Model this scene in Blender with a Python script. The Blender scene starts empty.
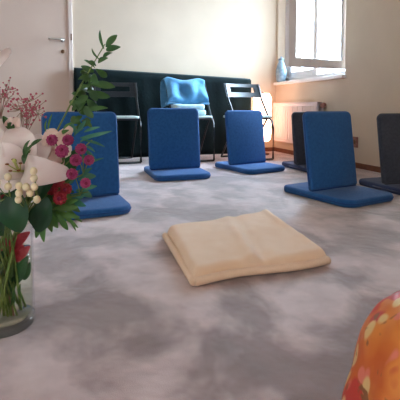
import bpy, bmesh, math, random
from mathutils import Vector, Matrix, noise
rnd = random.Random(7)
sc = bpy.context.scene
COL = sc.collection

# ------------------------------------------------------------------ camera
F = 400.0; HOR = 108.0; H = 0.55; PITCH = math.radians(3.0)
PPY = HOR + F*math.tan(PITCH)
cam = bpy.data.cameras.new('camera'); cam.sensor_width = 36; cam.lens = F/400*36
cam.shift_y = -(PPY-200)/400*-1.0
cam.clip_start = 0.02
co = bpy.data.objects.new('camera', cam); COL.objects.link(co)
co.location = (0, 0, H); co.rotation_euler = (math.pi/2-PITCH, 0, 0)
sc.camera = co
sc.view_settings.view_transform = 'Standard'; sc.view_settings.look = 'None'
sc.view_settings.gamma = 1; sc.view_settings.use_curve_mapping = False
sc.view_settings.exposure = 0.0
sc.cycles.use_denoising = True
sc.cycles.max_bounces = 12; sc.cycles.transparent_max_bounces = 16; sc.cycles.diffuse_bounces = 6
sc.cycles.transmission_bounces = 10
sc.cycles.caustics_refractive = False; sc.cycles.caustics_reflective = False

def ray(px, py):
    x = (px-200)/F; y = -(py-PPY)/F; c, s = math.cos(PITCH), math.sin(PITCH)
    return Vector((x, c+y*s, -s+y*c))
def G(px, py, z=0.0):
    d = ray(px, py); return Vector((0, 0, H)) + d*((z-H)/d.z)
def PT(px, py, Y):
    d = ray(px, py); return Vector((0, 0, H)) + d*(Y/d.y)

# ------------------------------------------------------------------ materials
def lin(c):
    return tuple(((v/255)/12.92 if v/255 <= .04045 else ((v/255+.055)/1.055)**2.4) for v in c)
def mat(name, c1, c2=None, scale=20, rough=.8, bump=0, bscale=200, sheen=0, metal=0, spec=.5, detail=3, lo=.35, hi=.65, trans=0, ior=1.45, sss=0, dist=0):
    m = bpy.data.materials.new(name); m.use_nodes = True
    nt = m.node_tree; b = nt.nodes['Principled BSDF']
    b.inputs['Roughness'].default_value = rough; b.inputs['Metallic'].default_value = metal
    b.inputs['Specular IOR Level'].default_value = spec
    b.inputs['Sheen Weight'].default_value = sheen
    b.inputs['Transmission Weight'].default_value = trans; b.inputs['IOR'].default_value = ior
    if sss:
        b.inputs['Subsurface Weight'].default_value = sss; b.inputs['Subsurface Scale'].default_value = .01
    c2 = c2 or c1
    tc = nt.nodes.new('ShaderNodeTexCoord')
    n = nt.nodes.new('ShaderNodeTexNoise'); n.inputs['Scale'].default_value = scale; n.inputs['Detail'].default_value = detail
    n.inputs['Distortion'].default_value = dist
    nt.links.new(tc.outputs['Object'], n.inputs['Vector'])
    r = nt.nodes.new('ShaderNodeValToRGB')
    r.color_ramp.elements[0].position = lo; r.color_ramp.elements[1].position = hi
    r.color_ramp.elements[0].color = (*lin(c1), 1); r.color_ramp.elements[1].color = (*lin(c2), 1)
    nt.links.new(n.outputs['Fac'], r.inputs['Fac']); nt.links.new(r.outputs['Color'], b.inputs['Base Color'])
    if bump:
        bn = nt.nodes.new('ShaderNodeTexNoise'); bn.inputs['Scale'].default_value = bscale; bn.inputs['Detail'].default_value = 4
        nt.links.new(tc.outputs['Object'], bn.inputs['Vector'])
        bp = nt.nodes.new('ShaderNodeBump'); bp.inputs['Strength'].default_value = bump; bp.inputs['Distance'].default_value = .01
        nt.links.new(bn.outputs['Fac'], bp.inputs['Height']); nt.links.new(bp.outputs['Normal'], b.inputs['Normal'])
    return m
def thin(m, amount, color):
    """leaf / petal: let some light through"""
    nt = m.node_tree; b = nt.nodes['Principled BSDF']; out = nt.nodes['Material Output']
    t = nt.nodes.new('ShaderNodeBsdfTranslucent'); t.inputs['Color'].default_value = (*lin(color), 1)
    mx = nt.nodes.new('ShaderNodeMixShader'); mx.inputs['Fac'].default_value = amount
    nt.links.new(b.outputs[0], mx.inputs[1]); nt.links.new(t.outputs[0], mx.inputs[2]); nt.links.new(mx.outputs[0], out.inputs['Surface'])
    return m

M = {}
M['wall'] = mat('wall_paint', (203, 184, 162), (208, 189, 167), 3, .9, .06, 120)
M['ceiling'] = mat('ceiling_paint', (225, 220, 212), None, 3, .95)
M['door'] = mat('door_paint', (204, 180, 164), (208, 185, 169), 2, .45)
M['trim'] = mat('white_lacquer', (240, 234, 232), (244, 238, 236), 4, .4)
M['wood'] = mat('skirting_wood', (96, 58, 42), (122, 76, 54), 30, .5)
M['blue'] = mat('blue_cotton', (26, 82, 140), (33, 92, 152), 60, .9, .15, 700, .15)
M['blue_piping'] = mat('blue_piping', (22, 70, 132), None, 40, .8)
M['charcoal'] = mat('charcoal_cotton', (50, 55, 66), (60, 64, 75), 60, .9, .15, 700, .15)
M['navy'] = mat('navy_cotton', (40, 52, 84), (48, 60, 94), 60, .9, .15, 700, .15)
M['green_cloth'] = mat('dark_green_velvet', (7, 19, 21), (12, 27, 28), 6, .95, .3, 30, .02, spec=.2)
M['black'] = mat('black_steel', (18, 22, 24), (24, 28, 30), 40, .3, metal=0, spec=.6)
M['backrest'] = mat('black_plastic', (26, 30, 34), (30, 34, 38), 30, .28)
M['pad'] = mat('pale_seat_pad', (176, 192, 186), (188, 202, 196), 40, .6)
M['steel'] = mat('satin_steel', (190, 186, 180), None, 20, .3, metal=1)
M['brass'] = mat('dark_brass', (120, 92, 70), None, 20, .4, metal=1)
M['radiator'] = mat('radiator_enamel', (196, 180, 178), (202, 186, 183), 8, .4)
M['valve'] = mat('valve_brown', (132, 84, 70), (160, 110, 92), 60, .5)
M['cream'] = mat('cream_fleece', (244, 208, 175), (248, 217, 189), 9, .9, .25, 300, .2)
M['towel'] = mat('sky_blue_fleece', (66, 124, 164), (88, 148, 186), 12, .9, .25, 250, .2)
M['cyan'] = mat('pale_aqua_fleece', (170, 214, 226), (196, 228, 234), 20, .9, .2, 250, .4)
M['grey_glaze'] = mat('grey_blue_glaze', (112, 134, 150), (150, 170, 184), 30, .25)
M['stem'] = mat('stem_green', (84, 108, 46), (126, 142, 72), 50, .5)
M['leaf'] = thin(mat('leaf_green', (38, 74, 40), (68, 100, 54), 30, .45), .22, (90, 130, 50))
M['leaf_dark'] = thin(mat('dark_leaf_green', (20, 58, 34), (30, 74, 40), 25, .35), .15, (60, 120, 50))
M['leaf_teal'] = thin(mat('blue_green_leaf', (48, 96, 84), (72, 118, 98), 30, .5), .25, (80, 150, 110))
M['leaf_light'] = thin(mat('bright_leaf_green', (62, 100, 48), (88, 124, 62), 30, .5), .25, (100, 150, 60))
M['petal'] = thin(mat('white_pink_petal', (246, 228, 224), (250, 243, 238), 18, .5, lo=.3, hi=.6), .25, (250, 225, 220))
M['petal_blush'] = thin(mat('blush_petal', (246, 220, 208), (250, 232, 222), 25, .5), .25, (250, 215, 200))
M['throat'] = mat('lily_throat', (168, 176, 84), (190, 190, 110), 40, .5)
M['anther'] = mat('anther_brown', (130, 76, 40), None, 40, .8)
M['magenta'] = thin(mat('magenta_petal', (158, 42, 98), (192, 80, 128), 120, .6), .15, (200, 60, 120))
M['magenta_dark'] = mat('magenta_heart', (124, 24, 62), (150, 40, 80), 120, .7)
M['red'] = mat('red_flower', (158, 36, 50), (186, 60, 70), 100, .6)
M['berry'] = mat('rose_red_berry', (158, 44, 62), (190, 84, 98), 150, .5)
M['twig'] = mat('reddish_twig', (150, 96, 84), (130, 110, 80), 60, .7)
M['hyper'] = mat('cream_berry', (226, 208, 164), (236, 220, 184), 50, .35, sss=.1)

def carpet():
    m = bpy.data.materials.new('carpet_pile'); m.use_nodes = True; nt = m.node_tree; b = nt.nodes['Principled BSDF']
    L = nt.links.new; N = nt.nodes.new
    tc = N('ShaderNodeTexCoord')
    mp = N('ShaderNodeMapping'); mp.inputs['Rotation'].default_value = (0, 0, .5); mp.inputs['Scale'].default_value = (1.1, .9, 1)
    L(tc.outputs['Object'], mp.inputs['Vector'])
    n1 = N('ShaderNodeTexNoise'); n1.inputs['Scale'].default_value = 3.8; n1.inputs['Detail'].default_value = 4; n1.inputs['Roughness'].default_value = .52; n1.inputs['Distortion'].default_value = .25
    L(mp.outputs[0], n1.inputs['Vector'])
    r1 = N('ShaderNodeValToRGB'); r1.color_ramp.elements[0].position = .43; r1.color_ramp.elements[1].position = .58
    r1.color_ramp.elements[0].color = (*lin((134, 106, 101)), 1); r1.color_ramp.elements[1].color = (*lin((198, 171, 167)), 1)
    L(n1.outputs['Fac'], r1.inputs['Fac'])
    n2 = N('ShaderNodeTexNoise'); n2.inputs['Scale'].default_value = 9; n2.inputs['Detail'].default_value = 6; n2.inputs['Roughness'].default_value = .6
    L(tc.outputs['Object'], n2.inputs['Vector'])
    mx = N('ShaderNodeMix'); mx.data_type = 'RGBA'; mx.blend_type = 'OVERLAY'; mx.inputs[0].default_value = .6
    L(r1.outputs['Color'], mx.inputs[6])
    cr = N('ShaderNodeValToRGB'); cr.color_ramp.elements[0].position = .3; cr.color_ramp.elements[1].position = .7
    cr.color_ramp.elements[0].color = (.36, .36, .37, 1); cr.color_ramp.elements[1].color = (.72, .72, .73, 1)
    L(n2.outputs['Fac'], cr.inputs['Fac']); L(cr.outputs['Color'], mx.inputs[7]); L(mx.outputs[2], b.inputs['Base Color'])
    b.inputs['Roughness'].default_value = .6; b.inputs['Sheen Weight'].default_value = .9; b.inputs['Sheen Roughness'].default_value = .4
    b.inputs['Specular IOR Level'].default_value = .55
    n3 = N('ShaderNodeTexNoise'); n3.inputs['Scale'].default_value = 420; n3.inputs['Detail'].default_value = 3
    L(tc.outputs['Object'], n3.inputs['Vector'])
    b1 = N('ShaderNodeBump'); b1.inputs['Strength'].default_value = .35; b1.inputs['Distance'].default_value = .004; L(n3.outputs['Fac'], b1.inputs['Height'])
    b2 = N('ShaderNodeBump'); b2.inputs['Strength'].default_value = .5; b2.inputs['Distance'].default_value = .03
    L(n1.outputs['Fac'], b2.inputs['Height']); L(b1.outputs[0], b2.inputs['Normal']); L(b2.outputs[0], b.inputs['Normal'])
    return m
M['carpet'] = carpet()

def silk():
    m = bpy.data.materials.new('orange_floral_silk'); m.use_nodes = True; nt = m.node_tree; b = nt.nodes['Principled BSDF']
    L = nt.links.new; N = nt.nodes.new
    tc = N('ShaderNodeTexCoord')
    wn = N('ShaderNodeTexNoise'); wn.inputs['Scale'].default_value = 9; wn.inputs['Detail'].default_value = 2; L(tc.outputs['Object'], wn.inputs['Vector'])
    wm = N('ShaderNodeMix'); wm.data_type = 'RGBA'; wm.inputs[0].default_value = .06; L(tc.outputs['Object'], wm.inputs[6]); L(wn.outputs['Color'], wm.inputs[7])
    def layer(prev, color, scale, lo, hi, off, kind):
        mp = N('ShaderNodeMapping'); mp.inputs['Location'].default_value = (off, off*1.7, off*.6); L(wm.outputs[2], mp.inputs['Vector'])
        if kind == 'v':
            t = N('ShaderNodeTexVoronoi'); t.inputs['Scale'].default_value = scale; mp.inputs['Scale'].default_value = (1, 1, .55); mp.inputs['Rotation'].default_value = (.4, .5, .3); o = t.outputs['Distance']
        else:
            t = N('ShaderNodeTexNoise'); t.inputs['Scale'].default_value = scale; t.inputs['Detail'].default_value = 2; o = t.outputs['Fac']
        L(mp.outputs[0], t.inputs['Vector'])
        r = N('ShaderNodeMapRange'); r.inputs[1].default_value = lo; r.inputs[2].default_value = hi; L(o, r.inputs[0])
        x = N('ShaderNodeMix'); x.data_type = 'RGBA'; L(r.outputs[0], x.inputs[0])
        if isinstance(prev, tuple): x.inputs[6].default_value = (*lin(prev), 1)
        else: L(prev, x.inputs[6])
        x.inputs[7].default_value = (*lin(color), 1)
        return x.outputs[2]
    c = layer((206, 96, 34), (224, 132, 54), 14, .4, .6, .0, 'n')
    c = layer(c, (196, 58, 48), 15, .54, .60, 3.1, 'n')
    c = layer(c, (224, 122, 104), 26, .28, .20, 1.3, 'v')
    c = layer(c, (228, 190, 130), 20, .25, .18, 5.2, 'v')
    c = layer(c, (140, 84, 44), 34, .60, .66, 7.7, 'n')
    L(c, b.inputs['Base Color']); b.inputs['Roughness'].default_value = .5
    return m
M['silk'] = silk()

def glass_pane(name='window_glass', tint=(.97, .985, .985), ior=1.45):
    m = bpy.data.materials.new(name); m.use_nodes = True; nt = m.node_tree
    nt.nodes.remove(nt.nodes['Principled BSDF']); out = nt.nodes['Material Output']
    t = nt.nodes.new('ShaderNodeBsdfTransparent'); t.inputs['Color'].default_value = (*tint, 1)
    g = nt.nodes.new('ShaderNodeBsdfGlossy'); g.inputs['Roughness'].default_value = .02
    lw = nt.nodes.new('ShaderNodeFresnel'); ge = nt.nodes.new('ShaderNodeNewGeometry'); im = nt.nodes.new('ShaderNodeMix')   # both faces of a thin pane reflect alike
    im.inputs[2].default_value = ior; im.inputs[3].default_value = 1/ior
    nt.links.new(ge.outputs['Backfacing'], im.inputs[0]); nt.links.new(im.outputs[0], lw.inputs['IOR'])
    x = nt.nodes.new('ShaderNodeMixShader'); nt.links.new(lw.outputs[0], x.inputs[0]); nt.links.new(t.outputs[0], x.inputs[1]); nt.links.new(g.outputs[0], x.inputs[2])
    nt.links.new(x.outputs[0], out.inputs['Surface']); return m
M['glass_pane'] = glass_pane()
M['vase'] = glass_pane('clear_glass', (.985, .99, .985), 1.18)
M['water'] = glass_pane('vase_water', (.94, .97, .90), 1.05)
def lamp_mat():
    m = bpy.data.materials.new('lit_paper_shade'); m.use_nodes = True; nt = m.node_tree; b = nt.nodes['Principled BSDF']
    b.inputs['Base Color'].default_value = (.95, .85, .72, 1)
    b.inputs['Emission Color'].default_value = (1, .56, .38, 1); b.inputs['Emission Strength'].default_value = 7.5
    n = nt.nodes.new('ShaderNodeTexNoise'); n.inputs['Scale'].default_value = 40
    bp = nt.nodes.new('ShaderNodeBump'); bp.inputs['Strength'].default_value = .2
    nt.links.new(n.outputs['Fac'], bp.inputs['Height']); nt.links.new(bp.outputs[0], b.inputs['Normal'])
    return m
M['lamp'] = lamp_mat()

# ------------------------------------------------------------------ object helpers
def tag(o, label=None, cat=None, group=None, kind=None):
    if label: o['label'] = label
    if cat: o['category'] = cat
    if group: o['group'] = group
    if kind: o['kind'] = kind
    return o
def thing(name, loc, label, cat, group=None, rz=0.0):
    o = bpy.data.objects.new(name, None); COL.objects.link(o); o.empty_display_size = .05
    o.location = loc; o.rotation_euler = (0, 0, rz)
    return tag(o, label, cat, group)
def build(name, bm, m, parent=None, smooth=True, world=False, bevel=0, subsurf=0, matrix=None, solid=0):
    if world and parent is not None:
        bmesh.ops.translate(bm, verts=bm.verts, vec=-Vector(parent.location))
    bmesh.ops.recalc_face_normals(bm, faces=bm.faces)
    me = bpy.data.meshes.new(name); bm.to_mesh(me); bm.free()
    for mm in (m if isinstance(m, (list, tuple)) else [m]): me.materials.append(mm)
    if smooth:
        for p in me.polygons: p.use_smooth = True
    o = bpy.data.objects.new(name, me); COL.objects.link(o)
    if parent is not None: o.parent = parent
    if matrix is not None: o.matrix_world = matrix
    if solid:
        s = o.modifiers.new('solid', 'SOLIDIFY'); s.thickness = solid; s.offset = 0
    if bevel:
        b = o.modifiers.new('bevel', 'BEVEL'); b.width = bevel; b.segments = 3; b.limit_method = 'ANGLE'; b.angle_limit = math.radians(40)
        b.harden_normals = False
    if subsurf:
        s = o.modifiers.new('sub', 'SUBSURF'); s.levels = subsurf; s.render_levels = subsurf
    return o
def copy_tree(o, parent=None):
    c = o.copy(); COL.objects.link(c)
    if parent is not None: c.parent = parent
    for ch in list(o.children): copy_tree(ch, c)
    return c
def box(bm, x0, x1, y0, y1, z0, z1):
    v = [bm.verts.new((x, y, z)) for x in (x0, x1) for y in (y0, y1) for z in (z0, z1)]
    for f in ((0, 1, 3, 2), (4, 6, 7, 5), (0, 4, 5, 1), (2, 3, 7, 6), (0, 2, 6, 4), (1, 5, 7, 3)):
        bm.faces.new([v[i] for i in f])
    return bm
def BOX(*a): return box(bmesh.new(), *a)
def tube(bm, pts, r, n=8, r1=None):
    pts = [Vector(p) for p in pts]; rings = []
    for i, p in enumerate(pts):
        t = (pts[min(i+1, len(pts)-1)] - pts[max(i-1, 0)]).normalized()
        a = t.cross(Vector((0, 0, 1)))
        if a.length < .05: a = t.cross(Vector((0, 1, 0)))
        a.normalize(); b = t.cross(a).normalized()
        rr = r if r1 is None else r + (r1-r)*i/(len(pts)-1)
        rings.append([bm.verts.new(p + (a*math.cos(k*2*math.pi/n) + b*math.sin(k*2*math.pi/n))*rr) for k in range(n)])
    for q, w in zip(rings, rings[1:]):
        for k in range(n): bm.faces.new((q[k], q[(k+1) % n], w[(k+1) % n], w[k]))
    bm.faces.new(rings[0][::-1]); bm.faces.new(rings[-1])
    return bm
def bez(p0, p1, p2, n=10):
    p0, p1, p2 = Vector(p0), Vector(p1), Vector(p2)
    return [(1-t)**2*p0 + 2*t*(1-t)*p1 + t*t*p2 for t in (i/n for i in range(n+1))]
def lathe(bm, prof, n=32, c=(0, 0, 0), close=False):
    c = Vector(c); rings = []
    for r, z in prof:
        rings.append([bm.verts.new(c + Vector((r*math.cos(k*2*math.pi/n), r*math.sin(k*2*math.pi/n), z))) for k in range(n)])
    for q, w in zip(rings, rings[1:]):
        for k in range(n): bm.faces.new((q[k], q[(k+1) % n], w[(k+1) % n], w[k]))
    bm.faces.new(rings[0][::-1]); bm.faces.new(rings[-1])
    return bm
def ball(bm, c, r, sx=1, sy=1, sz=1, u=10, v=7):
    mtx = Matrix.Translation(c) @ Matrix.Diagonal((sx, sy, sz, 1))
    bmesh.ops.create_uvsphere(bm, u_segments=u, v_segments=v, radius=r, matrix=mtx)
    return bm
def rounded_slab(w0, w1, d0, d1, z0, z1, rad, seg=6):
    """rounded rectangle in plan (x w0..w1, y d0..d1), extruded z0..z1; rad per corner (ll, lr, ur, ul)"""
    bm = bmesh.new(); out = []
    for (cx, cy, sx, sy, a0, r) in ((w0, d0, 1, 1, 180, rad[0]), (w1, d0, -1, 1, 270, rad[1]), (w1, d1, -1, -1, 0, rad[2]), (w0, d1, 1, -1, 90, rad[3])):
        for k in range(seg+1):
            a = math.radians(a0 + 90*k/seg)
            out.append((cx+sx*r + r*math.cos(a), cy+sy*r + r*math.sin(a)))
    lo = [bm.verts.new((x, y, z0)) for x, y in out]; hi = [bm.verts.new((x, y, z1)) for x, y in out]
    n = len(out)
    bm.faces.new(lo[::-1]); bm.faces.new(hi)
    for k in range(n): bm.faces.new((lo[k], lo[(k+1) % n], hi[(k+1) % n], hi[k]))
    return bm
def blade(bm, p0, p1, width, bend=.0, cup=.25, hint=None, prof=None, n=9, tipcurl=0.0, wav=0.0):
    """a leaf or petal from p0 to p1; bend lifts its middle along the face normal"""
    p0, p1 = Vector(p0), Vector(p1); ax = (p1-p0); L = ax.length; ax.normalize()
    nrm = Vector(hint) if hint is not None else (Vector((0, 0, H)) - (p0+p1)/2)
    nrm = (nrm - ax*nrm.dot(ax))
    if nrm.length < 1e-4: nrm = Vector((0, 0, 1)) - ax*ax.z
    nrm.normalize(); side = ax.cross(nrm)
    prof = prof or (lambda t: math.sin(math.pi*min(1, t*.93+.04))**.8)
    rows = []
    for i in range(n+1):
        t = i/n
        c = p0 + ax*L*t + nrm*(4*t*(1-t)*bend - tipcurl*max(0, t-.55)**2*5)
        w = width/2*max(.03, prof(t)); row = []
        for j in range(-2, 3):
            u = j/2
            row.append(bm.verts.new(c + side*w*u + nrm*(cup*w*u*u + wav*w*math.sin(t*9+u*2)*abs(u))))
        rows.append(row)
    for a, b in zip(rows, rows[1:]):
        for j in range(4): bm.faces.new((a[j], a[j+1], b[j+1], b[j]))
    return bm

# ------------------------------------------------------------------ room (local x along the back wall, y into it)
TH = math.radians(18.6)
c0 = G(275, 151)
ROOM = Matrix.Translation((c0.x, c0.y, 0)) @ Matrix.Rotation(TH, 4, 'Z')
RINV = ROOM.inverted()
def R(x, y, z=0): return ROOM @ Vector((x, y, z))
def struct(name, bm, m, parent=None, bevel=0, smooth=False):
    o = build(name, bm, m, None, smooth, bevel=bevel)
    if parent is None:
        o.matrix_world = ROOM; o['kind'] = 'structure'
    else:
        o.parent = parent
    return o
XL, YN, ZC = -5.0, -6.6, 2.95
struct('floor', BOX(XL-.3, .3, YN, .3, -.1, 0), M['carpet'])
struct('ceiling', BOX(XL-.3, .3, YN, .3, ZC, ZC+.1), M['ceiling'])
struct('wall_back', BOX(XL-.3, 0, 0, .3, 0, ZC), M['wall'])
struct('wall_left', BOX(XL-.3, XL, YN, 0, 0, ZC), M['wall'])
wy0, wy1, wz0, wz1 = -1.33, -.05, .87, 2.42
bm = bmesh.new()
box(bm, 0, .34, YN, wy0, 0, ZC); box(bm, 0, .34, wy1, .3, 0, ZC); box(bm, 0, .34, wy0, wy1, 0, wz0); box(bm, 0, .34, wy0, wy1, wz1, ZC)
struct('wall_right', bm, M['wall'])
struct('baseboard_right', BOX(-.018, -.001, YN, -.002, 0.0, .05), M['wood'], bevel=.004)
struct('baseboard_back', BOX(-2.52, -.02, -.018, -.001, 0.0, .05), M['wood'], bevel=.004)
# window: fixed frame and closed far sash in the niche, near sash swung into the room
fx = .10
bm = bmesh.new()
box(bm, fx, fx+.07, wy0, wy0+.05, wz0, wz1); box(bm, fx, fx+.07, wy1-.05, wy1, wz0, wz1)
box(bm, fx, fx+.07, wy0, wy1, wz0, wz0+.05); box(bm, fx, fx+.07, wy0, wy1, wz1-.05, wz1)
win = struct('window_1', bm, M['trim'], bevel=.004)
def sash_bm(w, z0, z1, st=.075, th=.045):
    b = bmesh.new()
    box(b, 0, st, -th/2, th/2, z0, z1); box(b, w-st, w, -th/2, th/2, z0, z1)
    box(b, st, w-st, -th/2, th/2, z0, z0+st); box(b, st, w-st, -th/2, th/2, z1-st, z1)
    return b
sw = (wy1-wy0-.1)/2 + .02
s1 = struct('sash', sash_bm(sw, wz0+.045, wz1-.045), M['trim'], win, bevel=.005)
s1.location = (fx+.035, wy1-.05, 0); s1.rotation_euler = (0, 0, math.radians(-90))
g1 = struct('glass', BOX(.07, sw-.07, -.004, .004, wz0+.115, wz1-.115), M['glass_pane'], s1)
s2 = struct('sash', sash_bm(sw+.125, wz0+.055, wz1-.045, .082), M['trim'], win, bevel=.005)
s2.location = (fx-.01, wy0+.075, 0); s2.rotation_euler = (0, 0, math.radians(180+7))
g2 = struct('glass', BOX(.075, sw+.085, -.004, .004, wz0+.13, wz1-.12), M['glass_pane'], s2)
bm = bmesh.new(); tube(bm, [(sw+.085, -.02, 1.62), (sw+.085, -.05, 1.62), (sw+.085, -.055, 1.52)], .008)
struct('handle', bm, M['steel'], s2, smooth=True)
struct('window_sill', BOX(-.045, fx, wy0-.02, wy1+.03, wz0-.035, wz0), M['trim'], win, bevel=.006)
struct('outer_ledge', BOX(fx+.07, .40, wy0+.01, wy1-.01, wz0-.0, wz0+.012), M['trim'], win)

# door in the back wall (its frame stands just proud of the wall)
def on_back(px, py, y=0.0):
    """point on the plane local y = const that is seen at a pixel"""
    o = RINV @ Vector((0, 0, H)); d = RINV.to_3x3() @ ray(px, py)
    return o + d*((y-o.y)/d.y)
def on_right(px, py, x=0.0):
    o = RINV @ Vector((0, 0, H)); d = RINV.to_3x3() @ ray(px, py)
    return o + d*((x-o.x)/d.x)
dr = on_back(73.5, 90).x; dl = dr - 1.06
bm = bmesh.new()
box(bm, dr-.045, dr, -.03, -.001, 0, 2.22); box(bm, dl, dl+.075, -.03, -.001, 0, 2.22); box(bm, dl+.075, dr-.045, -.03, -.001, 2.145, 2.22)
M['architrave'] = mat('architrave_paint', (214, 196, 184), (218, 200, 188), 4, .5)
door = struct('door_1', BOX(dl+.075, dr-.045, -.018, -.001, .01, 2.145), M['door'], bevel=.003)
fr = struct('door_frame', bm, M['architrave'], door, bevel=.006)
hp = on_back(62.5, 40, -.03)
bm = bmesh.new(); lathe(bm, [(.022, 0), (.022, .008), (.012, .012), (.010, .04)], 20)
bmesh.ops.rotate(bm, verts=bm.verts, matrix=Matrix.Rotation(math.pi/2, 3, 'X'))
tube(bm, [(0, -.045, 0), (-.03, -.052, 0), (-.12, -.05, .004), (-.135, -.045, .004)], .0095, 10)
h = struct('door_handle', bm, M['steel'], door, smooth=True); h.location = (hp.x, -.018, hp.z)
kp = on_back(63, 51.5, -.03)
bm = bmesh.new(); lathe(bm, [(.02, 0), (.02, .006), (.012, .008)], 20); bmesh.ops.rotate(bm, verts=bm.verts, matrix=Matrix.Rotation(math.pi/2, 3, 'X'))
h = struct('keyhole_plate', bm, M['brass'], door, smooth=True); h.location = (kp.x, -.018, kp.z)
sp = on_back(71.3, 37, -.03)
struct('strike_plate', BOX(sp.x-.007, sp.x+.007, -.033, -.03, sp.z-.035, sp.z+.035), M['brass'], fr)

# socket on right wall
sk = on_right(355, 142)
t = thing('wall_socket', R(0, sk.y, sk.z), 'small brownish electric socket low on the right wall behind the front blue floor chair', 'socket', rz=TH)
build('cover_plate', BOX(-.012, -.001, -.045, .045, -.05, .05), M['valve'], t, bevel=.004)
bm = bmesh.new(); lathe(bm, [(.022, 0), (.022, .004), (.018, .005)], 18); bmesh.ops.rotate(bm, verts=bm.verts, matrix=Matrix.Rotation(-math.pi/2, 3, 'Y'))
bmesh.ops.translate(bm, verts=bm.verts, vec=(-.012, 0, 0)); build('insert', bm, M['brass'], t)

# radiator
ra = on_right(274, 140, -.1).y; rb = on_right(318, 140, -.1).y
ra = min(ra, -.06)
t = thing('radiator', R(-.08, (ra+rb)/2, 0), 'pale flat panel radiator on the right wall below the window', 'radiator', rz=TH)
hw = (ra-rb)/2
bm = bmesh.new(); box(bm, -.035, -.02, -hw, hw, .15, .6)
k = int(hw*2/.05)
for i in range(k):
    y = -hw + (i+.5)*2*hw/k
    box(bm, -.041, -.0352, y-.016, y+.016, .18, .57)
build('front_panel', bm, M['radiator'], t, False, bevel=.004)
build('rear_panel', BOX(.02, .035, -hw, hw, .15, .6), M['radiator'], t, False, bevel=.004)
bm = bmesh.new(); box(bm, -.035, .035, -hw, hw, .6005, .612)
build('top_grille', bm, M['radiator'], t, False, bevel=.003)
for y in (-hw*.6, hw*.6): build('bracket', BOX(.036, .078, y-.02, y+.02, .25, .5), M['radiator'], t, False)
bm = bmesh.new(); tube(bm, [(0, -hw+.01, .56), (0, -hw-.05, .56), (0, -hw-.05, .5), (.0, -hw-.05, 0)], .009)
build('pipe', bm, M['radiator'], t)
bm = bmesh.new(); tube(bm, [(0, -hw-.02, .575), (-.0, -hw-.05, .575), (-.02, -hw-.09, .58)], .024, 12)
tag(build('valve', bm, M['valve'], t), 'brown radiator valve knob')

# ------------------------------------------------------------------ dark green panel along the back wall
pl = on_back(74.5, 110, -.1).x; pr = on_back(251, 110, -.1).x
t = thing('fabric_screen', R((pl+pr)/2, -.07, 0), 'long low dark green cloth covered screen standing against the back wall', 'screen', rz=TH)
w = pr-pl; hl = on_back(75, 69, -.1).z; hr_ = on_back(250, 80, -.1).z
bm = bmesh.new(); NX, NZ = 60, 14
def scr(side):
    g = []
    for i in range(NX+1):
        u = i/NX; col = []
        hgt = hl + (hr_-hl)*u
        for j in range(NZ+1):
            v = j/NZ
            y = (-.035 - .006*math.sin(u*70+v*2)*(1-v*.6) - .004*math.sin(u*23+1)) if side < 0 else .035
            col.append(bm.verts.new((-w/2+u*w, y, .003+(hgt-.003)*v)))
        g.append(col)
    return g
a, b_ = scr(-1), scr(1)
for i in range(NX):
    for j in range(NZ):
        bm.faces.new((a[i][j], a[i+1][j], a[i+1][j+1], a[i][j+1])); bm.faces.new((b_[i][j], b_[i][j+1], b_[i+1][j+1], b_[i+1][j]))
    bm.faces.new((a[i][NZ], a[i+1][NZ], b_[i+1][NZ], b_[i][NZ])); bm.faces.new((a[i][0], b_[i][0], b_[i+1][0], a[i+1][0]))
for j in range(NZ):
    bm.faces.new((a[0][j], a[0][j+1], b_[0][j+1], b_[0][j])); bm.faces.new((a[NX][j], b_[NX][j], b_[NX][j+1], a[NX][j+1]))
build('cloth_panel', bm, M['green_cloth'], t)
bm = bmesh.new(); n = 40
tube(bm, [(-w/2+w*i/n, -.0, hl+(hr_-hl)*i/n+.006) for i in range(n+1)], .013, 8)
build('top_rail', bm, mat('green_rail', (24, 44, 46), (30, 50, 52), 10, .6), t)

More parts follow.
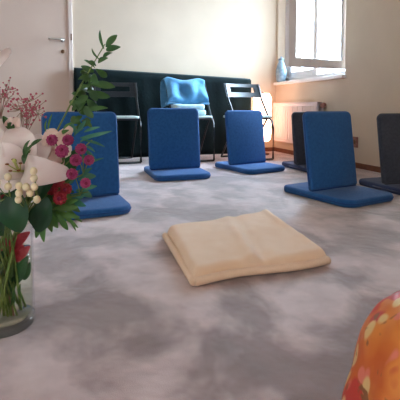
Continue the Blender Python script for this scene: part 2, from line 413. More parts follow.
# ------------------------------------------------------------------ folding chairs
def folding_chair(label):
    t = thing('folding_chair', (0, 0, 0), label, 'chair', 'folding chairs along the back wall')
    bm = rounded_slab(-.20, .20, -.22, .17, .445, .47, (.05, .05, .03, .03))
    build('seat', bm, M['pad'], t, bevel=.008)
    for s in (-1, 1):
        x = s*.21
        bm = bmesh.new()
        tube(bm, [(x, .10, .81), (x, .02, .64), (x, -.10, .47), (x, -.17, .41), (x, -.20, .33), (x, -.20, .012)], .011, 8)
        build('front_leg', bm, M['black'], t)
        bm = bmesh.new(); tube(bm, [(x*.88, -.12, .435), (x*.88, .22, .012)], .010, 8); build('rear_leg', bm, M['black'], t)
    bm = bmesh.new(); tube(bm, [(-.21, -.20, .012), (.21, -.20, .012)], .011); build('floor_bar', bm, M['black'], t)
    bm = bmesh.new(); tube(bm, [(-.185, .22, .012), (.185, .22, .012)], .010); build('rear_floor_bar', bm, M['black'], t)
    bm = bmesh.new(); tube(bm, [(-.21, -.13, .438), (.21, -.13, .438)], .009); build('seat_rail', bm, M['black'], t)
    # curved plastic backrest with a slot
    bm = bmesh.new(); n = 16
    def band(z0, z1, x0=-.225, x1=.225):
        prev = None
        for i in range(n+1):
            u = -1+2*i/n; x = x0+(x1-x0)*i/n
            def yy(z): return .10-(.81-z)*.47+.03*(1-(x/.225)**2)
            ring = [bm.verts.new((x, yy(z0)-.009, z0)), bm.verts.new((x, yy(z1)-.009, z1)), bm.verts.new((x, yy(z1)+.009, z1)), bm.verts.new((x, yy(z0)+.009, z0))]
            if prev:
                for k in range(4): bm.faces.new((prev[k], prev[(k+1) % 4], ring[(k+1) % 4], ring[k]))
            else: bm.faces.new(ring[::-1])
            prev = ring
        bm.faces.new(prev)
    band(.775, .815); band(.665, .72); band(.719, .776, -.225, -.15); band(.719, .776, .15, .225)
    build('backrest', bm, M['backrest'], t, False, bevel=.004)
    return t
def place(t, p, rz):
    t.location = (p.x, p.y, p.z); t.rotation_euler = (0, 0, rz); return t
def foot(px, py, rz, lx, ly):
    return G(px, py) - Matrix.Rotation(rz, 3, 'Z') @ Vector((lx, ly, 0))
rzf = TH
fc = folding_chair('black folding chair with pale seat between the flowers and the blue fleece chair')
place(fc, foot(141, 163.5, rzf, .21, -.2), rzf)
fc2 = copy_tree(fc); fc2['label'] = 'black folding chair holding the sky blue fleece blanket'
place(fc2, foot(214, 161.5, rzf, .21, -.2), rzf)
fc3 = copy_tree(fc); fc3['label'] = 'black folding chair with slotted backrest beside the glowing lamp in the corner'
place(fc3, foot(273, 160, rzf+.12, .21, -.2), rzf+.12)

# sky blue fleece hung over the backrest of the middle chair
M2 = Matrix.Translation(fc2.location) @ Matrix.Rotation(rzf, 4, 'Z')
t = thing('fleece_blanket', M2 @ Vector((0, .1, .82)), 'sky blue fleece blanket hung over the backrest of the middle folding chair', 'blanket', rz=rzf)
bm = bmesh.new(); NXb, NPb = 26, 30
pathb = [(-.10, -.225), (-.13, -.17), (-.085, -.10), (-.045, -.02), (-.02, .025), (.012, .038), (.045, .02), (.05, -.06), (.055, -.16), (.06, -.26)]
def samp(path, t):
    f = t*(len(path)-1); i = min(int(f), len(path)-2); f -= i
    return [a+(b-a)*f for a, b in zip(path[i], path[i+1])]
rows = []
for i in range(NXb+1):
    u = i/NXb; row = []
    for j in range(NPb+1):
        v = j/NPb; y, z = samp(pathb, v)
        x = -.255 + .47*u + .02*math.sin(v*6+u*3)
        ff = max(0, 1-abs(v-.25)/.25)
        y -= ff*(.034*math.sin(u*8+v*9) + .026*math.sin(u*15-v*8+1)) + .012
        z += .016*math.sin(u*7+1) - .22*max(0, u-.86) - .25*max(0, .12-u)
        row.append(bm.verts.new((x, y, z)))
    rows.append(row)
for p, q in zip(rows, rows[1:]):
    for j in range(NPb): bm.faces.new((p[j], p[j+1], q[j+1], q[j]))
build('cloth', bm, M['towel'], t, solid=.018, subsurf=1)
bm = bmesh.new(); tube(bm, [rowp for rowp in [(-.255+.47*i/20, -.14+.01*math.sin(i), -.235+.012*math.sin(i/20*7+1)) for i in range(21)]], .011, 8)
build('hem', bm, M['towel'], t)
# pale folded cloth on its seat
t = thing('folded_blanket', M2 @ Vector((-.03, -.06, .472)), 'pale aqua folded blanket lying on the seat under the sky blue fleece', 'blanket', rz=rzf)
for k in range(2):
    bm = rounded_slab(-.17+.01*k, .16-.015*k, -.14, .12, min(k, 1)*.06, .06+.055*k, (.03, .03, .03, .03))
    bmesh.ops.subdivide_edges(bm, edges=bm.edges, cuts=2)
    for v in bm.verts: v.co.z += .006*k*math.sin(v.co.x*22)*math.cos(v.co.y*10)
    build('fold_layer', bm, M['cyan'], t, bevel=.024)

# lamp in the corner
lp = G(262, 154.5)
t = thing('floor_lamp', lp, 'glowing tall paper floor lamp in the corner behind the right folding chair', 'lamp')
bm = bmesh.new(); lathe(bm, [(.0801, 0), (.085, .004), (.085, .018), (.02, .026), (.012, .03), (.012, .16)], 28); build('base', bm, M['wood'], t)
bm = bmesh.new(); prof = []
for i in range(25):
    z = .16 + .56*i/24; prof.append((.105 + .004*math.sin(i*math.pi/1.0*.5) - .03*max(0, (3-i)/3)**2 - .03*max(0, (i-21)/3)**2, z))
lathe(bm, prof, 28); build('lamp_shade', bm, M['lamp'], t)
bm = bmesh.new(); lathe(bm, [(.03, .7205), (.03, .73), (.006, .735), (.006, .745)], 16); build('finial', bm, M['wood'], t)

# figurine on sill
fp = on_right(278, 81, .0)
fg = thing('sill_jar', R(.01, -.115, wz0), 'grey blue glazed jar at the far end of the window sill', 'jar')
bm = bmesh.new(); lathe(bm, [(.04, .001), (.055, .02), (.066, .08), (.062, .14), (.04, .20), (.03, .215), (.032, .235)], 24); build('body', bm, M['grey_glaze'], fg)
bm = bmesh.new(); lathe(bm, [(.036, .236), (.036, .248), (.012, .262), (.010, .275)], 20); build('lid', bm, M['grey_glaze'], fg); fg.scale = (1.05, 1.05, 1.15)

# ------------------------------------------------------------------ floor chairs
def floor_chair(label, mb, ms, group):
    t = thing('floor_chair', (0, 0, 0), label, 'floor chair', group)
    bm = rounded_slab(-.225, .225, -.28, .27, .002, .046, (.08, .08, .05, .05))
    build('seat_pad', bm, ms, t, bevel=.016)
    lean = Matrix.Rotation(math.radians(-8), 3, 'X')
    bm = rounded_slab(-.215, .215, .0, .465, -.02, .02, (.012, .012, .035, .035))
    bmesh.ops.rotate(bm, verts=bm.verts, matrix=Matrix.Rotation(math.pi/2, 3, 'X'))
    bmesh.ops.rotate(bm, verts=bm.verts, matrix=lean)
    bmesh.ops.translate(bm, verts=bm.verts, vec=(0, .02, .05))
    build('backrest', bm, mb, t, bevel=.013)
    # piping round the front edge of the pad and the rim of the back
    pb = mb if mb is not M['blue'] else M['blue_piping']; ps = ms if ms is not M['blue'] else M['blue_piping']
    bm = bmesh.new(); pts = []
    for (cx, cy, a0, r) in ((-.225+.08, -.28+.08, 180, .08), (.225-.08, -.28+.08, 270, .08)):
        for k in range(7):
            a = math.radians(a0+15*k); pts.append((cx+r*math.cos(a), cy+r*math.sin(a), .024))
    tube(bm, [(-.225, .1, .024)]+pts+[(.225, .1, .024)], .004, 6); build('seat_piping', bm, ps, t)
    bm = bmesh.new(); pts = [(-.215, .03)]
    for (cx, cy, a0, r) in ((-.18, .43, 180, .035), (.18, .43, 90, .035)):
        for k in range(7):
            a = math.radians(a0-15*k); pts.append((cx+r*math.cos(a), cy+r*math.sin(a)))
    pts.append((.215, .03))
    q = [lean @ Vector((x, 0, z)) + Vector((0, .02, .05)) for x, z in pts]
    tube(bm, q, .004, 6); build('back_piping', bm, pb, t)
    bm = bmesh.new(); tube(bm, [(-.205, .018, .047), (.205, .018, .047)], .012, 8); build('hinge_seam', bm, pb, t)
    return t
gb = 'floor chairs set out on the carpet'
blue = floor_chair('blue padded floor chair behind the vase of flowers, left of all others', M['blue'], M['blue'], gb)
def put(t, px, py, rzdeg, side):
    """hinge corner (side -1 left, +1 right) stands on the carpet at a pixel"""
    rz = math.radians(rzdeg); p = G(px, py) - Matrix.Rotation(rz, 3, 'Z') @ Vector((side*.215, .0, 0))
    return place(t, p, rz)
put(blue, 122, 203, 24, 1); blue.scale = (.95, 1, 1.03)
c = copy_tree(blue); c['label'] = 'blue padded floor chair in front of the sky blue fleece chair'; put(c, 150, 176.5, 18, -1); c.scale = (1, 1, 1.07)
c = copy_tree(blue); c['label'] = 'blue padded floor chair in front of the folding chair beside the corner lamp'; put(c, 229.5, 171, 31, -1)
c = copy_tree(blue); c['label'] = 'bright blue padded floor chair in front of the radiator, largest on the right side'; put(c, 311, 200, 30, -1)
dark = floor_chair('charcoal floor chair with navy seat half hidden behind the bright blue one on the right', M['charcoal'], M['navy'], gb)
put(dark, 296, 170, 18, -1)
c = copy_tree(dark); c['label'] = 'charcoal floor chair with navy seat cut off by the right edge of the picture'; put(c, 385, 192, 18, -1)

# ------------------------------------------------------------------ folded cream blanket in the middle
LB, RB, RF, LF = G(166, 239), G(270, 221), G(327, 264), G(195, 287)
ctr = (LB+RB+RF+LF)/4
t = thing('folded_blanket', ctr, 'cream fleece blanket folded flat in the middle of the carpet', 'blanket')
bm = bmesh.new(); NU, NV = 56, 40
def edgeprof(s, r=.06):
    d = min(s, 1-s)
    return 1.0 if d > r else math.sqrt(max(0, 1-(1-d/r)**2))
top, bot = [], []
for i in range(NU+1):
    u = i/NU; rt, rb_ = [], []
    for j in range(NV+1):
        v = j/NV
        p = (LF*(1-u)+RF*u)*(1-v) + (LB*(1-u)+RB*u)*v
        p = p + Vector((.012*math.sin(v*5+1)*(u-.5), .014*math.sin(u*6)*(1-v), 0))
        e = min(edgeprof(u, .05), edgeprof(v, .06))
        h_ = .052 + .012*v
        # soft fold running from the back middle to the near edge, ridge along the right back
        fold = .017*math.exp(-((u-.42-.12*v)/.05)**2)*(1-.75*v) - .012*math.exp(-((u-.50-.12*v)/.05)**2)*(1-.6*v)
        ridge = .010*math.exp(-((u-.93)/.035)**2)*v
        wr = .006*noise.noise(Vector((u*4, v*3, 1))) + .003*noise.noise(Vector((u*11, v*9, 4)))
        hh = (h_ + fold + ridge + wr)*(.42+.58*e)
        rt.append(bm.verts.new((p.x, p.y, hh))); rb_.append(bm.verts.new((p.x, p.y, .002)))
    top.append(rt); bot.append(rb_)
for i in range(NU):
    for j in range(NV):
        bm.faces.new((top[i][j], top[i+1][j], top[i+1][j+1], top[i][j+1])); bm.faces.new((bot[i][j], bot[i][j+1], bot[i+1][j+1], bot[i+1][j]))
rim = [(i, 0) for i in range(NU)] + [(NU, j) for j in range(NV)] + [(i, NV) for i in range(NU, 0, -1)] + [(0, j) for j in range(NV, 0, -1)]
for k in range(len(rim)):
    a, b2 = rim[k], rim[(k+1) % len(rim)]
    # two bulging folded layers on the side
    A0, A1, B0, B1 = bot[a[0]][a[1]], top[a[0]][a[1]], bot[b2[0]][b2[1]], top[b2[0]][b2[1]]
    bm.faces.new((A0, B0, B1, A1))
build('fleece', bm, M['cream'], t, world=True, subsurf=1)
bm = bmesh.new()
def edgept(P, Q, s, z): p = P*(1-s)+Q*s; return (p.x, p.y, z)
out = (LF-LB).normalized()
pts = [Vector(edgept(LF, RF, i/30, .018)) + Vector((0, .014*math.sin(i/30*6), 0)) + out*.004 for i in range(31)]
tube(bm, pts, .014, 8)
pts = [Vector(edgept(LF, LB, i/24, .016)) + Vector((-.004, 0, 0)) for i in range(25)]
tube(bm, pts, .013, 8)
build('hem', bm, M['cream'], t, world=True)

# ------------------------------------------------------------------ orange silk covered cushion, lower right
cc = Vector((.392, .60, 0))
t = thing('cushion', cc, 'rounded cushion draped in orange floral silk in the lower right corner', 'cushion')
def mound(r0, hgt, wr, base=.004, n=64, m=30):
    bm = bmesh.new(); rings = []
    for j in range(m+1):
        v = j/m; ang = v*math.pi/2
        rr = r0*(math.cos(ang)**.55 if v < 1 else 0.0); z = base + (hgt-base)*math.sin(ang)**.85
        rr *= 1 + .05*(1-v)**3
        if j == m: rings.append([bm.verts.new((0, 0, hgt))]); break
        ring = []
        for k in range(n):
            a = k*2*math.pi/n
            f = wr*(math.sin(a*7+v*3)*(1-v)*.5 + .6*math.sin(a*13+2-v*4)*(1-v)**2 + 1.2*noise.noise(Vector((math.cos(a)*3, math.sin(a)*3, v*5))))
            ring.append(bm.verts.new(((rr+f*min(1, 3*(1-v)))*math.cos(a), (rr+f*min(1, 3*(1-v)))*math.sin(a), z + f*.25*(v > .1))))
        rings.append(ring)
    for a, b in zip(rings, rings[1:]):
        for k in range(n):
            if len(b) == 1: bm.faces.new((a[k], a[(k+1) % n], b[0]))
            else: bm.faces.new((a[k], a[(k+1) % n], b[(k+1) % n], b[k]))
    bm.faces.new(rings[0][::-1])
    return bm
build('silk_cover', mound(.150, .252, .006), M['silk'], t, subsurf=1)
bm = bmesh.new(); tube(bm, [(.152*math.cos(a*math.pi/32), .152*math.sin(a*math.pi/32), .012) for a in range(65)], .008, 8)
build('hem', bm, mat('red_hem', (170, 60, 40), (190, 84, 50), 60, .5), t)

# ------------------------------------------------------------------ vase and flowers
vc = G(5, 324.5); VR = .0715; VH = .265
t = thing('glass_vase', vc, 'clear glass cylinder vase holding the bouquet on the carpet at left', 'vase')
bm = bmesh.new()
prof = [(.001, .0205), (VR*.93, .0205), (VR*.99, .021), (VR, .024), (VR, .03), (VR*.985, .1), (VR*.985, VH-.004), (VR*.97, VH), (VR*.945, VH-.004), (VR*.945, .1), (VR*.93, .034), (VR*.86, .0225), (.001, .0225)]
lathe(bm, prof, 48, close=False); build('glass', bm, M['vase'], t)
bm = bmesh.new(); lathe(bm, [(.001, .0), (VR*.93, .0), (VR*1.0, .006), (VR*1.01, .014), (VR*1.0, .0195), (.001, .0185)], 48)
tag(build('base', bm, glass_pane('thick_glass', (.97, .99, .98), 1.35), t), 'thick clear glass bottom')
bm = bmesh.new(); lathe(bm, [(.001, .0235), (VR*.84, .0235), (VR*.9, .034), (VR*.925, .1), (VR*.925, .19), (.001, .19)], 40)
build('water', bm, M['water'], t)
neck = vc + Vector((0, 0, VH))
def stem_path(head, ang, spread=.03, nr=.042, k=.35):
    """from the vase floor through the neck to a flower head"""
    a = math.radians(ang); q = spread*rnd.uniform(.6, 1.85); a2 = a+rnd.uniform(-2.4, 2.4); b = vc + Vector((-math.cos(a2)*q, -math.sin(a2)*q, .032))
    nk = neck + Vector((math.cos(a)*nr, math.sin(a)*nr, -.015))
    head = Vector(head)
    low = [b + (nk-b)*(i/6) for i in range(6)]
    mid = nk + (nk-b).normalized()*(head-nk).length*k
    return low + bez(nk, mid, head, 10)
GF = 'flower stems standing in the glass vase'
def bloom(name, label, cat, head, ang, r=.0022, smat='stem', **kw):
    path = stem_path(head, ang, **kw)
    o = thing(name, path[0], label, cat, GF)
    bm = bmesh.new(); tube(bm, path, r*1.5, 7, r*.8); build('stem', bm, M[smat], o, world=True)
    return o
petalprof = lambda s: (math.sin(math.pi*min(1, s*.83+.1))**.62)

# lilies --- one large open bloom, one cut by the left edge, one blush behind
def lily(label, cpx, cY, petals, ang, throat=True, m='petal'):
    head = PT(cpx[0], cpx[1], cY)
    o = bloom('lily', label, 'flower', head + Vector((0, .015, -.01)), ang, .004)
    for (tx, ty, dY, wpx, bend) in petals:
        tip = PT(tx, ty, cY+dY); bm = bmesh.new()
        blade(bm, head + Vector((0, .006, 0)), tip, wpx/F*cY, bend, .38, prof=petalprof, n=14, tipcurl=.028, wav=.07)
        build('petal', bm, M[m], o, world=True, solid=.0012, subsurf=1)
    if throat:
        bm = bmesh.new(); tube(bm, bez(head, head+Vector((0, -.03, .0)), head+Vector((.004, -.055, .03)), 6), .0028, 7); ball(bm, head+Vector((.004, -.056, .032)), .005)
        build('pistil', bm, M['throat'], o, world=True)
        for k in range(5):
            a = k*1.25+.4; e = head + Vector((.016*math.cos(a), -.05, .02+.014*math.sin(a)))
            bm = bmesh.new(); tube(bm, bez(head, head+Vector((0, -.025, 0)), e, 6), .0011, 6); s = build('stamen', bm, M['throat'], o, world=True)
            bm = bmesh.new(); ball(bm, e - Vector(o.location), .003, 1.6, .8, .8); build('anther', bm, M['anther'], s)
    return o
lily('large open white and pink lily at the front left of the bouquet', (24, 171), .945,
     [(62, 173, -.03, 32, .035), (46, 134, .05, 26, .02), (14, 126, .02, 34, .03), (-14, 150, -.03, 36, .03), (-8, 186, -.01, 26, .02), (30, 200, .02, 20, .02)], 100)
lily('white lily cut off by the left edge behind the large open lily', (-12, 140), 1.0,
     [(16, 122, .02, 26, .02), (12, 150, -.03, 30, .02), (-30, 120, 0, 26, .02), (-44, 140, 0, 26, .02), (-20, 170, 0, 26, .02)], 160, False)
lily('blush lily with pale peach petals tucked behind the magenta flowers', (52, 150), .985,
     [(67, 132, -.02, 18, .012), (51, 130, .0, 20, .010), (40, 146, -.01, 18, .015), (72, 150, .02, 18, .012), (60, 168, 0, 16, .01)], 40, False, 'petal_blush')
lily('tall white lily at the left edge with one petal tip showing above the berry twigs', (-16, 70), 1.06,
     [(7, 52, -.01, 13, .012), (-8, 44, .0, 16, .01), (-30, 46, .0, 18, .01), (-40, 70, .0, 18, .01), (-20, 92, -.01, 18, .01)], 165, False)
o = bloom('lily_bud', 'half open pinkish lily bud standing above the white lilies', 'flower', PT(14, 127, 1.0), 130, .0025)
for k, (a, b) in enumerate((((10, 128), (17, 117)), ((14, 129), (19, 118)), ((8, 127), (11, 117)))):
    bm = bmesh.new(); blade(bm, PT(a[0], a[1], 1.0), PT(b[0], b[1], .995-.004*k), 8/F, .006, .6); build('petal', bm, M['petal_blush'], o, world=True, solid=.001)
bm = bmesh.new(); blade(bm, PT(13, 132, .998), PT(3, 116, 1.0), 7/F, .004, .4); blade(bm, PT(14, 130, .99), PT(8, 122, .985), 6/F, .004, .4); build('sepal', bm, M['leaf'], o, world=True)

# magenta pompon flowers, three sprays
def pompon(parent, p, r, face, mm='magenta'):
    face = Vector(face).normalized(); a = face.orthogonal().normalized(); b = face.cross(a)
    bm = bmesh.new()
    for ring, (n, el, ln, w) in enumerate(((11, -.35, 1.0, .62), (10, .05, 1.0, .6), (9, .5, .98, .55), (6, .95, .92, .45))):
        for k in range(n):
            th = (k+.5*ring)*2*math.pi/n
            d = (a*math.cos(th)+b*math.sin(th))*math.cos(el) + face*math.sin(el)
            blade(bm, p + d*r*.25, p + d*r*ln, r*w, r*.12, .7, hint=face+d*.1, n=5)
    f = build('flower_head', bm, M[mm], parent, world=True, solid=.0006)
    bm = bmesh.new(); ball(bm, p + face*r*.55 - Vector(parent.location), r*.34, u=10, v=8); build('flower_center', bm, M['magenta_dark'], f)
def mum_spray(label, heads, Y, ang, mm='magenta'):
    pts = [PT(x, y, Y+dy) for x, y, dy, r in heads]
    mid = sum(pts, Vector())/len(pts) + Vector((-.012, .05, -.05))
    o = bloom('chrysanthemum_spray', label, 'flower', mid, ang, .0024)
    for p, (x, y, dy, r) in zip(pts, heads):
        bm = bmesh.new(); tube(bm, bez(mid, (mid+p)/2+Vector((0, .01, .01)), p+Vector((0, .006, 0)), 6), .0014, 6); build('side_stem', bm, M['stem'], o, world=True)
        f = Vector((0, -1, .15)) + Vector((rnd.uniform(-.35, .35), 0, rnd.uniform(-.3, .3))) + Vector(((x-60)/70, 0, 0))
        pompon(o, p, r/F*Y, f, mm)
    return o
mum_spray('magenta chrysanthemum spray at the top of the cluster beside the blush petals', [(52, 140, .0, 6), (68, 140, .01, 6), (62, 151, -.01, 7)], .93, 30)
mum_spray('magenta chrysanthemum spray on the outer right of the bouquet against the blue chair', [(81, 149, .0, 6), (76, 160, -.01, 6.3), (89, 160, .01, 5.6)], .93, 10)
mum_spray('magenta chrysanthemum spray lowest at the right of the bouquet', [(72, 174, -.0, 6), (85.5, 183, .0, 5.5)], .93, -10)
mum_spray('dark red chrysanthemum spray beneath the large lily petal', [(58, 181, -.02, 7), (60, 198, -.03, 7), (52, 189, -.01, 6.5), (66, 189, -.01, 6)], .97, -40, 'red')
mum_spray('dark red chrysanthemum spray low at the left edge under the lily', [(3, 200, .02, 6), (-5, 190, .0, 6)], .97, 200, 'red')

# rose red berry twigs
berry_me = None
def berry_sprig(label, cx, cy, rx, ry, Y, n, ang):
    global berry_me
    base = PT(cx-2, cy+ry*2.0, Y)
    o = bloom('berry_twig', label, 'flower', base, ang, .0016, 'twig')
    if berry_me is None:
        b = bmesh.new(); ball(b, (0, 0, 0), .0029, u=8, v=6); berry_me = bpy.data.meshes.new('berry'); b.to_mesh(berry_me); b.free(); berry_me.materials.append(M['berry'])
        for p in berry_me.polygons: p.use_smooth = True
    bm = bmesh.new(); hubs = []
    for k in range(9):
        a = math.pi*(k+.5)/9
        h_ = PT(cx+rx*.62*math.cos(a)*rnd.uniform(.6, 1.1), cy+ry*.4 - ry*.9*math.sin(a)*rnd.uniform(.3, 1), Y+rnd.uniform(-.03, .03)); hubs.append(h_)
        tube(bm, bez(base, (base+h_)/2+Vector((rnd.uniform(-.01, .01), 0, .01)), h_, 5), .0009, 5)
    for k in range(n):
        q = rnd.gauss(0, .5), rnd.gauss(0, .5)
        p = PT(cx+rx*max(-1.1, min(1.1, q[0])), cy+ry*max(-1.1, min(1.1, q[1])), Y+rnd.uniform(-.035, .035))
        h_ = min(hubs, key=lambda w: (w-p).length)
        tube(bm, [h_, (h_+p)/2+Vector((0, 0, -.003)), p], .0006, 4)
        bo = bpy.data.objects.new('berry', berry_me); COL.objects.link(bo); bo.parent = o; bo.location = p-Vector(o.location)
        s = rnd.uniform(.7, 1.15); bo.scale = (s, s, s)
    build('twigs', bm, M['twig'], o, world=True)
berry_sprig('airy rose red berry twig in front of the door beside the bud', 27, 109, 17, 14, 1.05, 98, 110)
berry_sprig('airy rose red berry twig at the left edge above the lily', 3, 92, 13, 13, 1.08, 45, 140)

# cream hypericum berries
hy = bmesh.new(); ball(hy, (0, 0, 0), .0078, 1, 1, 1.12, 14, 10); hy_me = bpy.data.meshes.new('cream_berry'); hy.to_mesh(hy_me); hy.free(); hy_me.materials.append(M['hyper'])
for p in hy_me.polygons: p.use_smooth = True
def hyper(label, pts, Y, ang):
    P = [PT(x, y, Y) for x, y in pts]; mid = sum(P, Vector())/len(P) + Vector((0, .03, -.04))
    o = bloom('hypericum_sprig', label, 'flower', mid, ang, .002)
    for p in P:
        b = bpy.data.objects.new('berry', hy_me); COL.objects.link(b); b.parent = o; b.location = p-Vector(o.location)
        bm = bmesh.new(); tube(bm, bez(mid, (mid+p)/2+Vector((0, -.005, -.01)), p+Vector((0, .004, -.006)), 6), .0012, 5); build('twig', bm, M['stem'], o, world=True)
hyper('sprig of cream berries low at the left edge in front of the round leaf', [(8, 177), (8, 186.5), (-3, 183)], .86, 190)
hyper('sprig of cream berries hanging over the round dark leaf', [(19, 186), (26, 187), (19, 193), (18.5, 199.5)], .855, 260)
hyper('sprig of cream berries in a column right of the round leaf', [(33.5, 171), (34, 178), (34.5, 187), (37, 199.5), (30, 193)], .86, 300)

# foliage
def foliage(name, label, head, ang, leaves, m, Y, wob=.02, bend=.006, cup=.2, **kw):
    o = bloom(name, label, 'foliage', head, ang, .0018, **kw)
    for (x0, y0, x1, y1, w) in leaves:
        Y0 = Y+rnd.uniform(-wob, wob)*.4; Y1 = Y+rnd.uniform(-wob, wob)
        bm = bmesh.new(); hint = Vector((rnd.uniform(-.6, .6), -1, rnd.uniform(-.2, .9)))
        blade(bm, PT(x0, y0, Y0), PT(x1, y1, Y1), w/F*Y, bend, cup, hint=hint)
        build('leaf', bm, M[m], o, world=True)
    return o
o = foliage('ruscus_branch', 'tall green ruscus branch rising above the blue floor chair and door edge', PT(105, 44, 1.06), 25, [
    (106, 47, 117, 35, 7), (106, 50, 120.5, 47, 6.5), (103, 59, 113, 53, 6.5), (98, 63, 108, 58, 5.5), (104, 49, 100, 30, 3.5), (100, 60, 92, 48, 2.5),
    (96, 66, 87, 62, 5), (95, 68, 84, 60, 3), (96, 69, 107, 77, 6.5), (94, 72, 81, 66, 6), (93, 74, 98, 84, 7), (92, 76, 79, 78, 6.5), (91, 84, 115, 87, 8), (90, 86, 78, 92, 7), (90, 90, 97, 101, 8),
    (89, 92, 110, 97, 7.5), (88, 96, 75, 103, 7), (87, 99, 99, 110, 8), (86, 102, 78, 112, 7), (85, 106, 93, 118, 8), (84, 108, 73, 101, 5), (84, 112, 108, 108, 6), (82, 116, 74, 124, 6), (82, 120, 92, 128, 6)],
    'leaf', 1.05, .03)
lv = []
for k in range(30):
    yy = 74 + k*1.9 + rnd.uniform(-2, 2); bx = 88 - (yy-74)*.12 + rnd.uniform(-3, 3); sd = rnd.choice((-1, 1)); ln = rnd.uniform(8, 15)
    lv.append((bx, yy, bx+sd*ln*rnd.uniform(.6, 1), yy+ln*rnd.uniform(-.35, .6), rnd.uniform(4.5, 7.5)))
foliage('ruscus_branch', 'shorter dense green branch behind the tall ruscus branch, against the dark screen', PT(88, 72, 1.09), 30, lv, 'leaf', 1.08, .035)
foliage('fern_sprig', 'feathery grey green fern sprig trailing right across the blue backrest', PT(92, 140, 1.0), 5, [
    (80, 138, 112, 131, 4), (82, 140, 105, 147, 3.2), (84, 132, 100, 127, 3.5), (80, 142, 96, 136, 4), (86, 150, 96, 160, 4), (84, 146, 95, 152, 3), (78, 130, 86, 120, 4), (76, 134, 70, 122, 4.5), (74, 136, 84, 128, 4), (86, 166, 104, 158, 2.6), (80, 150, 91, 166, 4)], 'leaf_teal', 1.0)
foliage('bud_sprig', 'pale yellow green bud sprig poking up beside the blush petals', PT(66, 128, .98), 35, [
    (63, 132, 73, 123, 4.5), (62, 133, 69, 130, 4), (48, 130, 52, 114, 2.2), (46, 132, 47, 120, 2)], 'leaf_light', .97)
foliage('eucalyptus_sprig', 'blue green leafy sprig low on the right side of the bouquet', PT(88, 192, .99), -10, [
    (78, 180, 96, 176, 8), (80, 186, 97, 186, 6), (76, 190, 92, 197, 8), (72, 196, 86, 206, 8), (70, 184, 80, 170, 7), (82, 178, 92, 168, 6), (68, 200, 84, 196, 8)], 'leaf_teal', .99)
foliage('leafy_sprig', 'bright green leafy sprig overhanging the rim of the vase to the right', PT(70, 208, .97), -20, [
    (52, 204, 72, 198, 6), (54, 208, 78, 207, 7), (56, 212, 80, 217, 6), (60, 214, 78, 228, 4), (58, 214, 68, 230, 6), (50, 212, 58, 228, 7), (48, 214, 62, 221, 7), (66, 206, 78, 200, 6), (66, 213, 76, 231, 2.4), (44, 216, 44, 242, 7), (40, 218, 36, 238, 7), (46, 216, 52, 232, 6), (40, 212, 55, 218, 8), (62, 204, 70, 194, 7)], 'leaf_light', .95)
foliage('leafy_sprig', 'mid green leafy sprig below the dark red flowers at right', PT(60, 205, 1.0), -50, [
    (48, 196, 66, 206, 10), (46, 200, 64, 216, 10), (44, 204, 58, 222, 10), (60, 192, 74, 204, 9), (40, 208, 50, 228, 9), (62, 188, 72, 186, 8), (50, 192, 74, 192, 9), (58, 200, 80, 212, 8), (64, 206, 82, 222, 5)], 'leaf', .99)
foliage('salal_leaf', 'large round dark green leaf under the cream berries', PT(20, 196, .90), 240, [(19, 232, 18, 190, 33)], 'leaf_dark', .89, .0, .012, .25)
foliage('salal_leaf', 'dark green leaf tucked between the lily petal and red flowers', PT(50, 186, .94), 320, [(36, 202, 56, 178, 15), (38, 200, 44, 176, 12)], 'leaf_dark', .93, .01)
foliage('salal_leaf', 'dark green leaf standing right of the round leaf', PT(44, 208, .92), 300, [(38, 232, 48, 198, 22), (34, 226, 40, 204, 16)], 'leaf_dark', .92, .01)
foliage('salal_leaf', 'dark green leaf at the left edge below the lily', PT(-2, 205, .95), 170, [(2, 236, -4, 188, 28), (8, 226, 10, 192, 20)], 'leaf_dark', .95, .01)
foliage('salal_leaf', 'dark green leaf in the heart of the bouquet behind the lily throat', PT(30, 170, 1.0), 90, [(26, 200, 30, 150, 26), (38, 190, 44, 140, 22), (20, 200, 8, 160, 26), (50, 200, 62, 160, 26), (60, 190, 76, 150, 20), (40, 215, 60, 180, 28), (10, 215, 20, 180, 30)], 'leaf_dark', 1.02, .02)
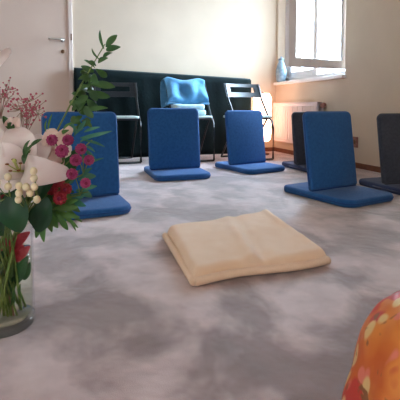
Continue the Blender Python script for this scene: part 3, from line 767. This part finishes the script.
foliage('leafy_sprig', 'small green leaves between the two white lilies', PT(30, 150, .93), 70, [(24, 156, 30, 140, 4), (25, 158, 36, 142, 4), (30, 147, 42, 139, 4), (25, 158, 26, 146, 6), (24, 164, 28, 152, 6)], 'leaf', .885)
foliage('red_leaf_sprig', 'reddish leaves pressed inside the top of the glass vase', vc+Vector((0, -.03, .225)), 270, [(10, 250, 30, 232, 12), (5, 256, 24, 246, 12), (14, 262, 30, 246, 10), (0, 250, 12, 236, 10)], 'red', .985, .02)
foliage('leafy_sprig', 'green leaves pressed against the glass inside the vase', vc+Vector((0, -.03, .22)), 280, [(16, 284, 28, 256, 12), (6, 290, 18, 262, 12), (-6, 288, 4, 258, 12), (24, 280, 30, 262, 8), (-10, 270, 6, 246, 12)], 'leaf_dark', .995, .02)

lv = []
for k in range(16):
    x0, y0 = rnd.uniform(-14, 24), rnd.uniform(262, 318); lv.append((x0, y0, x0+rnd.uniform(-4, 5), y0-rnd.uniform(14, 26), rnd.uniform(3, 6.5)))
foliage('leafy_sprig', 'narrow green leaves standing in the lower half of the glass vase', vc+Vector((0, -.02, .21)), 265, lv, 'leaf', .995, .03)
# ------------------------------------------------------------------ daylight
w = bpy.data.worlds.new('daylight'); sc.world = w; w.use_nodes = True; nt = w.node_tree
bg = nt.nodes['Background']
tc = nt.nodes.new('ShaderNodeTexCoord'); sx = nt.nodes.new('ShaderNodeSeparateXYZ'); sx = nt.nodes.new('ShaderNodeVectorMath'); sx.operation = 'DOT_PRODUCT'; sx.inputs[1].default_value = (.76, .54, .36)
nt.links.new(tc.outputs['Generated'], sx.inputs[0])
mr = nt.nodes.new('ShaderNodeMapRange'); mr.inputs[1].default_value = .42; mr.inputs[2].default_value = .95
mr.interpolation_type = 'SMOOTHSTEP'
nt.links.new(sx.outputs['Value'], mr.inputs[0])
mx = nt.nodes.new('ShaderNodeMix'); mx.data_type = 'RGBA'
mx.inputs[6].default_value = (.62, .565, .53, 1); mx.inputs[7].default_value = (40.0, 54.0, 69.0, 1)
nt.links.new(mr.outputs[0], mx.inputs[0]); nt.links.new(mx.outputs[2], bg.inputs['Color']); bg.inputs['Strength'].default_value = 1.0
